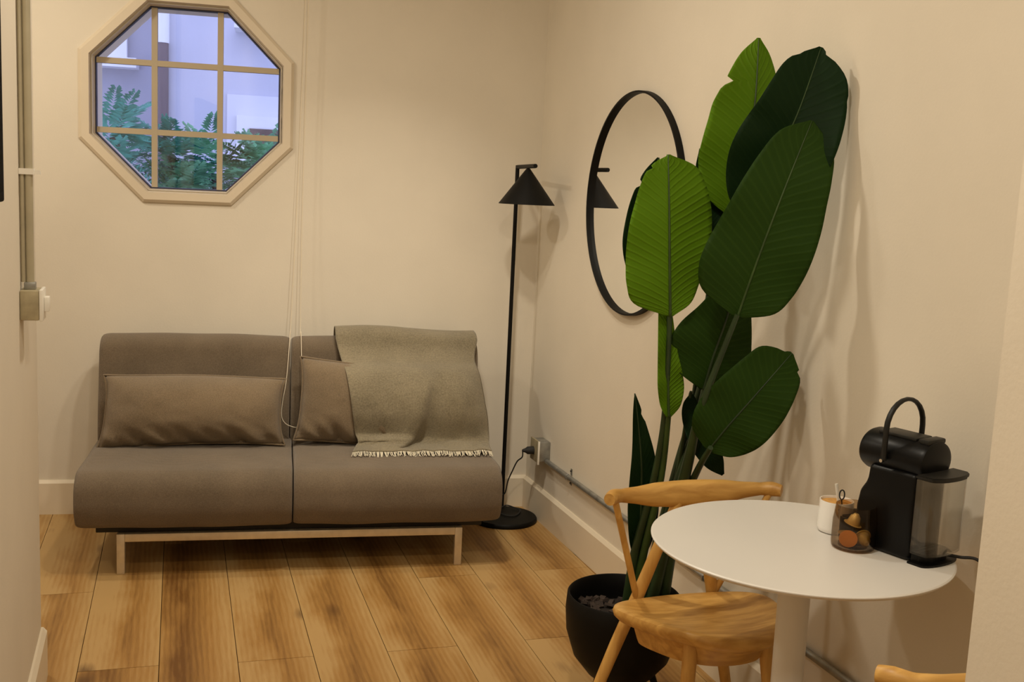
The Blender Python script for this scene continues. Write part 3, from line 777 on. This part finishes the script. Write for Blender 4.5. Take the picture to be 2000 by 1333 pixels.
bm = bmesh.new(); box(bm, -.0205, .0125, -.014, .012, zc-.007, zc+.007); box(bm, -.0205, -.017, .012, .04, zc-.006, zc+.006)
box(bm, .0125, .026, -.006, .008, zc-.006, zc+.004)
fin('clamp', bm, 'white', rs_)
# dark framed screen at the left edge
fy = px_(5, 200, XL+.035).y; fz = px_(5, 395, XL+.035).z
scr = empty('wall_screen', (XL, fy-.9, fz)); tag(scr, 'black framed panel on the left wall cut off by the photo edge', 'screen')
fin('frame', rbox(.0005, .035, 0, .9, 0, .55, .004, 2), 'screen', scr, sharp=40)
fin('screen', rbox(.0345, .0357, .02, .88, .02, .53, .0003, 1), 'screen', scr)

# ================================================================== ROUND MIRROR
MC = Vector((-.0005, -1.006, 1.4112)); MR = .397
mir = empty('round_mirror', MC); tag(mir, 'round mirror with a thin black rim on the right wall behind the plant', 'mirror')
RY = Matrix.Rotation(-math.pi/2, 4, 'Y')
mlathe('rim', [(MR-.009, 0), (MR, 0), (MR, .023), (MR-.007, .023), (MR-.009, .008), (MR-.009, 0)], 'black', mir, seg=96, matrix=RY, sharp=40)
mlathe('glass', [(0, 0), (MR-.0092, 0), (MR-.0092, .008), (0, .008)], 'mirror', mir, seg=96, matrix=RY, sharp=20)

# ================================================================== ROUND TABLE
TC = Vector((-.343, -2.672, 0)); TZ = .74
tb = empty('bistro_table', TC); tag(tb, 'round white bistro table on one column against the right wall', 'table')
mlathe('tabletop', [(0, TZ-.016), (.285, TZ-.016), (.303, TZ-.010), (.309, TZ-.004), (.309, TZ-.002), (.306, TZ), (0, TZ)], 'table', tb, seg=96, sharp=25)
mlathe('column', [(0, .016), (.034, .016), (.0335, .05), (.0335, TZ-.03), (.045, TZ-.017), (0, TZ-.0165)], 'table', tb, seg=32, sharp=30)
mlathe('base', [(0, 0), (.205, 0), (.208, .004), (.20, .010), (.05, .0155), (0, .0165)], 'table', tb, seg=64, sharp=30)

# ================================================================== CHAIRS
def make_chair(loc, rz, label):
    root = empty('armback_chair', loc, rz); tag(root, label, 'chair', 'oak chairs at the bistro table')
    # top bar
    half = [(-.238, .066, .718), (-.216, .086, .719), (-.180, .100, .716), (-.12, .108, .712), (-.05, .116, .709)]
    pts = half + [(0, .118, .708)] + [(-x, y, z) for x, y, z in reversed(half)]
    bm = bmesh.new()
    tube(bm, catmull(pts, 7), [.015, .019, .0165, .021, .030, .033, .034, .033, .030, .021, .0165, .019, .015], seg=18, up=(0, .18, 1), flat=[.95, .9, .9, .75, .62, .60, .60, .60, .62, .75, .9, .9, .95])
    fin('top_bar', bm, 'oak', root, sharp=55)
    # seat
    out = [(-.212, .055), (-.175, .108), (-.08, .128), (0, .132), (.08, .128), (.175, .108), (.212, .055), (.190, -.055), (.150, -.150), (.085, -.212), (0, -.232), (-.085, -.212), (-.150, -.150), (-.190, -.055)]
    o2 = [(p.x, p.y) for p in catmull([Vector((x, y, 0)) for x, y in out], 6, closed=True)]
    n = len(o2); bm = bmesh.new()
    def tilt(y): return .442 - .115*y
    rings = []
    for (s, dz) in ((.60, -.034), (.80, -.031), (.93, -.022), (.985, -.010), (1.0, .001), (.985, .010), (.93, .012), (.82, .007), (.62, -.002), (.40, -.006), (.18, -.007)):
        ring = []
        for (x, y) in o2:
            yy = y*s
            roll = -.020*max(0, (-yy-.13)/.10)**2                     # waterfall front
            ring.append(bm.verts.new((x*s, yy, tilt(yy) + dz + roll)))
        rings.append(ring)
    for A, B in zip(rings, rings[1:]):
        for k in range(n): bm.faces.new((A[k], A[(k+1) % n], B[(k+1) % n], B[k]))
    bm.faces.new(rings[0][::-1]); bm.faces.new(rings[-1])
    fin('seat', bm, 'oak', root, sharp=60)
    # apron frame under the seat
    bm = bmesh.new(); A = []
    for (s, z) in ((.66, .366), (.70, .362), (.72, .372), (.80, .416), (.76, .418), (.66, .366)):
        A.append([bm.verts.new((x*s, y*s - .004, z - .10*y*s + (.012 if z > .4 else 0))) for x, y in o2])
    for P, Q in zip(A, A[1:]):
        for k in range(n): bm.faces.new((P[k], P[(k+1) % n], Q[(k+1) % n], Q[k]))
    fin('seat_frame', bm, 'oak', root, sharp=50)
    for s in (-1, 1):
        mtube('leg', [(s*.098, -.128, .425), (s*.110, -.145, .30), (s*.138, -.180, 0)], [.0175, .0165, .0125], 'oak_leg', root, seg=14)
        mtube('leg', [(s*.030, .112, .690), (s*.108, .148, .43), (s*.150, .166, .30), (s*.238, .212, 0)], [.0135, .0165, .0165, .0125], 'oak_leg', root, seg=14)
        mtube('spindle', [(s*.214, .084, .708), (s*.112, .142, .432)], [.0085, .0105, .0085], 'oak_leg', root, seg=10)
    return root
make_chair((-.352, -2.312, 0), 0.0, 'honey oak chair with curved top bar behind the white table beside the plant')
make_chair((-.304, -3.196, 0), math.pi - .20, 'honey oak chair in the lower right corner with only its top bar end showing')

# ================================================================== COFFEE MACHINE
cm = empty('coffee_machine', (-.1615, -2.738, TZ), .294); cm.scale = (1.16, .95, .95); tag(cm, 'black capsule coffee machine with loop handle and clear water tank', 'coffee machine')
body = fin('body', profile_x([(-.082, 0), (-.082, .190), (.038, .190), (.042, .150), (.058, .125), (.064, .09), (.064, 0)], -.046, .046, .012, 4), 'plastic', cm, sharp=40)
def ytube(name, r, y0, y1, z, mat, par, cap=.012, sx_=1.0):
    prof = [(0, y0), (r-cap, y0), (r-cap*.3, y0+cap*.3), (r, y0+cap), (r, y1-cap), (r-cap*.3, y1-cap*.3), (r-cap, y1), (0, y1)]
    m = Matrix.Translation((0, 0, z)) @ Matrix.Rotation(-math.pi/2, 4, 'X') @ Matrix.Diagonal((sx_, 1, 1, 1))
    return mlathe(name, prof, mat, par, seg=40, matrix=m, sharp=35)
hd = ytube('head', .0465, -.092, .072, .213, 'plastic', cm)
fin('capsule_lid', rbox(-.024, .024, -.055, .04, .252, .2605, .003, 2), 'plastic2', cm, sharp=40)
fin('hinge_block', rbox(-.026, .026, -.086, -.060, .250, .262, .004, 2), 'plastic2', cm, sharp=40)
arch = [(-.053, -.004, .205), (-.053, -.004, .255)] + [(-.053*math.cos(a), -.004, .272 + .062*math.sin(a)) for a in [math.pi*k/12 for k in range(13)]] + [(.053, -.004, .255), (.053, -.004, .205)]
bm = bmesh.new(); tube(bm, arch, .0062, seg=10, up=(0, 1, 0), flat=.75); lv = fin('lever_handle', bm, 'plastic2', cm, sharp=50)
for s in (-1, 1):
    bm = bmesh.new(); tube(bm, [(s*.0525, -.004, .205), (s*.0610, -.004, .205)], .0038, seg=12); fin('hinge_pin', bm, 'chrome', lv, sharp=40)
# water tank (clear, hollow), lid like a visor, tank foot
def dshape(w_, d0, d1, n=14):
    return [(-w_, d0)] + [(-w_*math.cos(math.pi*k/n), d1 - .020*math.sin(math.pi*k/n)) for k in range(n+1)] + [(w_, d0)]
def dprism(bm, pts, z0, z1, closed_top=True, closed_bot=True):
    a = [bm.verts.new((p[0], p[1], z0)) for p in pts]; b = [bm.verts.new((p[0], p[1], z1)) for p in pts]; n = len(pts)
    for i in range(n): bm.faces.new((a[i], a[(i+1) % n], b[(i+1) % n], b[i]))
    if closed_bot: bm.faces.new(a[::-1])
    if closed_top: bm.faces.new(b)
    return a, b
bm = bmesh.new()
oa, ob_ = dprism(bm, dshape(.052, -.088, -.118), .024, .184, closed_top=False)
ia, ib_ = dprism(bm, dshape(.0498, -.0902, -.1158), .028, .184, closed_top=False)
for i in range(len(oa)): bm.faces.new((ob_[i], ob_[(i+1) % len(oa)], ib_[(i+1) % len(oa)], ib_[i]))
tk = fin('water_tank', bm, 'clear', cm, sharp=40); tk['label'] = 'clear water tank'
bm = bmesh.new(); dprism(bm, dshape(.054, -.0865, -.121), .1845, .194)
bmesh.ops.bevel(bm, geom=[e for e in bm.edges if abs(e.verts[0].co.z-e.verts[1].co.z) < 1e-5], offset=.0025, segments=2, affect='EDGES'); fin('tank_lid', bm, 'plastic2', tk, sharp=40)
bm = bmesh.new(); dprism(bm, dshape(.0515, -.083, -.114), .0, .0045); fin('tank_foot', bm, 'plastic', cm)
bm = bmesh.new(); dprism(bm, dshape(.040, -.0825, -.098), .0045, .0235); fin('tank_seat', bm, 'plastic', cm)
fin('rear_column', rbox(-.030, .030, -.0875, -.080, .03, .185, .002, 2), 'plastic2', cm, sharp=40)
# drip tray and spout at the far end
bm = bmesh.new()
tp = [(-.042, .0645)] + [(-.042*math.cos(math.pi*k/14), .095 + .028*math.sin(math.pi*k/14)) for k in range(15)] + [(.042, .0645)]
dprism(bm, tp[::-1], 0, .052); bmesh.ops.bevel(bm, geom=[e for e in bm.edges if abs(e.verts[0].co.z-e.verts[1].co.z) < 1e-5], offset=.004, segments=2, affect='EDGES')
fin('drip_tray', bm, 'plastic2', cm, sharp=40)
mlathe('spout', [(0, .150), (.010, .150), (.014, .176), (0, .178)], 'plastic', cm, seg=16, c=(0, .055, 0))
pcm = Matrix.Rotation(-.294, 3, 'Z')
def CMl(P): q = pcm @ (Vector(P) - Vector((-.1615, -2.738, TZ))); return Vector((q.x/1.16, q.y/.95, q.z/.95))
mtube('power_cord', catmull([(.028, -.098, .010), CMl((-.085, -2.850, .752)), CMl((-.062, -2.885, .752)), CMl((-.050, -2.935, .70)), CMl((-.045, -2.98, .55)), CMl((-.035, -3.02, .12)), CMl((-.030, -3.06, .006))], 8), .0035, 'rubber', cm, seg=8)

# ================================================================== JAR, CAPSULES, CUP, SPOON
JC = pz(1665, 1070, TZ); JC.z = TZ
jar = mlathe('glass_jar', [(0, .0005), (.040, .0005), (.0440, .004), (.0452, .012), (.0445, .058), (.0415, .083), (.0405, .092), (.0392, .0925), (.0392, .089), (.0401, .082), (.0431, .057), (.0437, .013), (.0425, .007), (.039, .005), (0, .005)], 'smoke', None, seg=48, matrix=Matrix.Translation(JC), sharp=50)
tag(jar, 'smoky brown glass jar of capsules in front of the coffee machine', 'jar')
def capsule(label, mat, loc, rot):
    root = empty('coffee_capsule', loc); root.rotation_euler = rot; tag(root, label, 'capsule', 'coffee capsules in the smoky jar')
    mlathe('shell', [(0, .0235), (.0050, .0235), (.0068, .0205), (.0105, .0170), (.0138, .0012), (.0138, 0), (0, 0)], mat, root, seg=28, sharp=35)
    mlathe('foil_lid', [(0, -.0004), (.0138, -.0004), (.0186, -.0002), (.0186, .0008), (.0139, .0010)], mat, root, seg=28, sharp=35)
    return root
d2c = (CAM - JC); d2c.z = 0; d2c.normalize(); rgt = Vector((-d2c.y, d2c.x, 0))
def jp(r_, f_, z): return JC + rgt*r_ + d2c*f_ + Vector((0, 0, z))
az = math.atan2(d2c.y, d2c.x)
capsule('orange capsule with its round foil lid facing out of the smoky jar', 'cap_orange', jp(-.010, .021, .0235), (0, math.pi/2-.10, az+math.pi))
capsule('olive capsule lying on its side at the right in the smoky jar', 'cap_olive', jp(.017, .004, .026), (math.pi/2+.35, 0, az+math.pi/2+.5))
capsule('gold capsule lying flat at the back of the smoky jar', 'cap_gold', jp(-.014, -.018, .0072), (math.pi, 0, 0)).location.z += .017
capsule('dark gold capsule on top in the smoky jar', 'cap_gold', jp(-.004, -.010, .0475), (.25, .15, .4))
CC = pz(1629, 1038, TZ); CC.z = TZ
cup = empty('white_cup', CC); tag(cup, 'white ceramic sugar cup at the left of the smoky jar', 'cup')
mlathe('body', [(0, .0005), (.032, .0005), (.0362, .004), (.0370, .012), (.0365, .068), (.0360, .0705), (.0340, .0705), (.0335, .066), (.0320, .014), (.029, .008), (0, .008)], 'ceramic', cup, seg=48, sharp=45)
mlathe('sugar', [(0, .0085), (.0290, .0085), (.0315, .014), (.0330, .0655), (.02, .0675), (0, .0685)], 'sugar', cup, seg=32, sharp=45)
u2 = rgt
stick = mtube('stirring_stick', [CC + u2*.004 + Vector((0, 0, .066)), CC - u2*.004 + Vector((0, 0, .106))], .0042, 'white', None, seg=8, flat=.5)
tag(stick, 'short white stirring stick standing up in the sugar cup', 'stick')
lp = [CC + u2*(.012) + d2c*.022 + Vector((0, 0, .066)), CC + u2*.010 + d2c*.026 + Vector((0, 0, .078))]
base = lp[1] + Vector((0, 0, .012))
loop = [base + u2*(.0052*math.sin(a)) + Vector((0, 0, -.0105*math.cos(a))) for a in [2*math.pi*k/16 for k in range(17)]]
sp_ = mtube('small_spoon', [lp[0], lp[1]] + loop, .0015, 'rubber', None, seg=6)
tag(sp_, 'tiny dark spoon with a loop handle sticking out of the sugar cup', 'spoon')

# ================================================================== POTTED PLANT
PC = Vector((-.372, -1.905, 0)); PR = .163; PH = .335
plant = empty('potted_plant', PC); tag(plant, 'tall green broad leaved plant in a black bowl pot by the mirror', 'plant')
mlathe('pot', [(0, .085), (.055, .085), (.095, .105), (.135, .155), (.158, .225), (.163, .285), (.160, PH-.004), (.157, PH), (.153, PH-.003), (.155, .285), (.150, .225), (.128, .160), (.09, .115), (0, .100)], 'black', plant, seg=64, sharp=60)
mlathe('soil', [(0, PH-.070), (.06, PH-.066), (.12, PH-.072), (.1525, PH-.076), (.1515, PH-.095), (0, PH-.10)], 'soil', plant, seg=40)
bm = bmesh.new()
for k in range(70):
    a, r = random.uniform(0, 6.283), .14*math.sqrt(random.random())
    v = box(bm, -.016, .016, -.007, .007, -.004, .004)
    m = Matrix.Translation((r*math.cos(a), r*math.sin(a), PH-.062+random.uniform(-.004, .006))) @ Matrix.Rotation(random.uniform(0, 6.28), 4, 'Z') @ Matrix.Rotation(random.uniform(-.6, .6), 4, 'X') @ Matrix.Rotation(random.uniform(-.5, .5), 4, 'Y') @ Matrix.Diagonal((random.uniform(.6, 1.2), random.uniform(.7, 1.5), 1, 1))
    bmesh.ops.transform(bm, matrix=m, verts=v)
bc = fin('bark_chips', bm, 'bark', plant); bc['kind'] = 'stuff'
for a in (math.radians(205), math.radians(325), math.radians(85)):
    mtube('pot_leg', [(.085*math.cos(a), .085*math.sin(a), .125), (.135*math.cos(a), .135*math.sin(a), 0)], [.011, .008], 'black', plant, seg=10)

def keep_off_wall(P, lim=-.022):
    if P.x > lim:
        t = (lim - CAM.x)/(P.x - CAM.x); return CAM + (P - CAM)*t
    return P
def leaf(mid, wl, wr, mat, tl=0.0, tr=0.0, notches=(), fold=.05, wave=.006, nt=52, nu=9, rib=True, ribmat='stem', ribr=.0042):
    """mid: (pixel x, pixel y, world y) down the midrib from base to tip; wl/wr: half widths in pixels along it;
    tl/tr: how far each side swings towards the room (metres of y at the full width)"""
    md = catmull([Vector(m) for m in mid], 16)
    bm = bmesh.new(); uvl = bm.loops.layers.uv.new('UVMap'); G = {}; UVS = {}
    def cw(vals, t):
        c = catmull([Vector((v, 0, 0)) for v in vals], 12); x = t*(len(c)-1); i = min(int(x), len(c)-2); return max(0, c[i].x*(1-(x-i)) + c[i+1].x*(x-i))
    rp = []
    for i in range(nt+1):
        t = i/nt; x = t*(len(md)-1); k = min(int(x), len(md)-2); c = md[k].lerp(md[k+1], x-k)
        tg = (md[k+1]-md[k]); tg = Vector((tg.x, tg.y)).normalized(); nr = Vector((-tg.y, tg.x))      # screen normal: right-hand side when pointing up
        W = {-1: cw(wl, t), 1: cw(wr, t)}
        for (sd, tn, dp, wd) in notches:
            W[sd] *= 1 - dp*math.exp(-((t-tn)/wd)**2)
        rp.append(keep_off_wall(py_(c.x, c.y, c.z)))
        for j in range(-nu, nu+1):
            s = -1 if j < 0 else 1; a = abs(j)/nu
            q = Vector((c.x, c.y)) + nr*(s*W[s]*a)
            # lateral nerves make the blade edge ripple; halves fold slightly along the midrib
            dy = (tl if s < 0 else tr)*a*(W[s]/80.0) + fold*a*a*(-.5)*(W[s]/100.0) + wave*a*math.sin(t*19+s*1.3+mid[0][0])
            P = keep_off_wall(py_(q.x, q.y, c.z + dy))
            G[(i, j)] = bm.verts.new(P - PC); UVS[G[(i, j)]] = (j/nu, t)
    for i in range(nt):
        for j in range(-nu, nu):
            f = bm.faces.new((G[(i, j)], G[(i, j+1)], G[(i+1, j+1)], G[(i+1, j)]))
            for l in f.loops: l[uvl].uv = UVS[l.vert]
    o = fin('leaf', bm, mat, plant, smooth=True)
    sd = o.modifiers.new('thickness', 'SOLIDIFY'); sd.thickness = .0012; sd.offset = 0
    if rib:
        bm = bmesh.new(); d = [(CAM - p).normalized()*.0012 for p in rp]
        tube(bm, [p + e - PC for p, e in zip(rp[::2], d[::2])], [ribr, ribr*.8, ribr*.3], seg=6)
        fin('midrib', bm, ribmat, o, smooth=True)
    return o
# (left = smaller pixel x when the leaf points up the picture)
# 1 leaf in front at the left, bright light put into its colour
leaf([(1309, 618, -2.08), (1308, 520, -2.09), (1307, 400, -2.08), (1305, 302, -2.05)], [6, 70, 84, 86, 84, 78, 68, 56, 38, 4], [6, 40, 56, 69, 79, 83, 81, 72, 54, 4], 'leaf_lit', tl=.03, tr=.02,
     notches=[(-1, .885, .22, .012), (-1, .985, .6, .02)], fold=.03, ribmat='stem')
# 2 big dark leaf in front at the right
leaf([(1440, 620, -2.18), (1478, 512, -2.21), (1530, 375, -2.23), (1586, 236, -2.22)], [10, 82, 104, 105, 98, 90, 82, 70, 50, 4], [8, 66, 88, 98, 101, 98, 90, 80, 60, 4], 'leaf_half_lit', tl=.02, tr=-.035, fold=.0, ribr=.0036)
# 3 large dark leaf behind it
leaf([(1456, 424, -2.10), (1500, 330, -2.14), (1552, 236, -2.17), (1604, 92, -2.18)], [20, 50, 72, 84, 88, 87, 82, 72, 54, 4], [20, 70, 92, 102, 105, 103, 98, 88, 66, 4], 'leaf_shaded', tl=.02, tr=-.075,
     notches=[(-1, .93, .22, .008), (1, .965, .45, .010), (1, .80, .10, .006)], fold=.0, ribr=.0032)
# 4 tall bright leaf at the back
leaf([(1430, 425, -1.99), (1452, 330, -1.99), (1474, 205, -1.98), (1482, 74, -1.95)], [8, 52, 78, 90, 90, 86, 80, 60, 36, 3], [8, 30, 48, 56, 56, 54, 48, 40, 24, 3], 'leaf_lit', tl=.04, tr=.02,
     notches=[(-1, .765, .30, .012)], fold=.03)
# 5 dark leaf behind the first one
leaf([(1262, 560, -1.98), (1258, 480, -1.97), (1268, 390, -1.96), (1286, 308, -1.95)], [10, 34, 42, 40, 34, 22, 2], [6, 26, 30, 28, 20, 12, 2], 'leaf_shaded', notches=[(-1, .76, .35, .02)])
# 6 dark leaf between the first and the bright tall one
leaf([(1392, 500, -1.96), (1388, 440, -1.96), (1378, 370, -1.95), (1368, 290, -1.94)], [12, 34, 40, 36, 26, 14, 2], [12, 30, 34, 30, 22, 12, 2], 'leaf_shaded', notches=[(-1, .78, .5, .03)])
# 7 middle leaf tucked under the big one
leaf([(1374, 762, -2.05), (1392, 700, -2.06), (1420, 620, -2.07), (1448, 520, -2.06)], [8, 66, 88, 84, 62, 34, 3], [8, 62, 78, 66, 50, 30, 3], 'leaf_half_lit', tl=.02, tr=.03, fold=.02, ribmat='stem_dark')
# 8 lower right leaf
leaf([(1384, 880, -2.12), (1420, 835, -2.15), (1482, 765, -2.18), (1547, 690, -2.18)], [14, 50, 66, 74, 76, 74, 70, 64, 52, 4], [10, 40, 58, 70, 76, 76, 72, 62, 44, 4], 'leaf_half_lit', tl=.02, tr=-.02,
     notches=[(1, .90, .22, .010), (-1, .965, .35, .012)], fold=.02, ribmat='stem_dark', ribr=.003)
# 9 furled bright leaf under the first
leaf([(1306, 815, -2.04), (1305, 760, -2.045), (1304, 690, -2.05), (1303, 610, -2.05)], [5, 16, 20, 20, 19, 18, 17], [5, 24, 31, 28, 20, 14, 10], 'leaf_lit', fold=.06, tr=.02, rib=True, ribmat='stem')
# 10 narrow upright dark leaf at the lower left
leaf([(1246, 1100, -1.92), (1252, 1000, -1.93), (1252, 890, -1.94), (1240, 769, -1.93)], [6, 20, 26, 24, 18, 10, 1], [6, 24, 34, 33, 27, 14, 1], 'leaf_shaded', notches=[(1, .86, .35, .018)], fold=.05, ribmat='stem_dark')
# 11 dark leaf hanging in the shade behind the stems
leaf([(1350, 770, -1.98), (1350, 815, -1.98), (1372, 870, -2.0), (1412, 928, -2.02)], [3, 16, 24, 26, 28, 22, 3], [3, 14, 18, 20, 22, 18, 3], 'leaf_shaded', rib=False)
# stems
def stem(pts, r, mat, n=8):
    P = catmull([keep_off_wall(py_(*p)) - PC for p in pts], n)
    return mtube('stem', P, r, mat, plant, seg=10)
zb_ = -1.885
stem([(1222, 1190, -1.90), (1240, 1080, -1.93), (1272, 960, -1.97), (1297, 820, -2.02), (1309, 610, -2.075)], [.014, .012, .009, .006], 'stem_dark')
stem([(1232, 1192, -1.90), (1262, 1060, -1.95), (1292, 930, -1.99), (1306, 810, -2.035)], [.013, .010, .007], 'stem')
stem([(1290, 1190, -1.93), (1318, 1020, -1.98), (1345, 900, -2.05), (1372, 790, -2.13), (1440, 615, -2.20)], [.021, .018, .014, .009, .006], 'stem_dark')
stem([(1268, 1192, -1.95), (1306, 1040, -1.98), (1338, 920, -2.01), (1360, 830, -2.03), (1376, 755, -2.05)], [.018, .015, .011, .006], 'stem_dark')
stem([(1285, 1195, -1.90), (1330, 1000, -1.97), (1362, 920, -2.06), (1388, 875, -2.14)], [.012, .010, .007], 'stem_dark')
stem([(1252, 1195, -1.88), (1330, 920, -1.93), (1385, 760, -1.98), (1420, 560, -2.02), (1450, 415, -2.10)], [.013, .011, .008, .005], 'stem_dark')
stem([(1248, 1195, -1.87), (1320, 920, -1.90), (1372, 740, -1.94), (1412, 540, -1.98), (1432, 422, -1.99)], [.013, .011, .008, .005], 'stem_dark')
stem([(1228, 1190, -1.87), (1234, 1140, -1.89), (1246, 1095, -1.92)], [.009, .007], 'stem_dark')
stem([(1240, 1195, -1.86), (1256, 1040, -1.90), (1288, 900, -1.93), (1300, 760, -1.95), (1290, 600, -1.97), (1264, 556, -1.98)], [.009, .007, .005], 'stem_dark')
stem([(1262, 1195, -1.89), (1322, 930, -1.92), (1345, 790, -1.97), (1350, 765, -1.98)], [.008, .006, .004], 'stem_dark')
stem([(1270, 1195, -1.87), (1335, 900, -1.90), (1392, 500, -1.96)], [.010, .007, .004], 'stem_dark')
stem([(1262, 1150, -2.0), (1286, 1080, -2.02), (1310, 990, -2.04)], [.006, .005, .001], 'stem_dark')
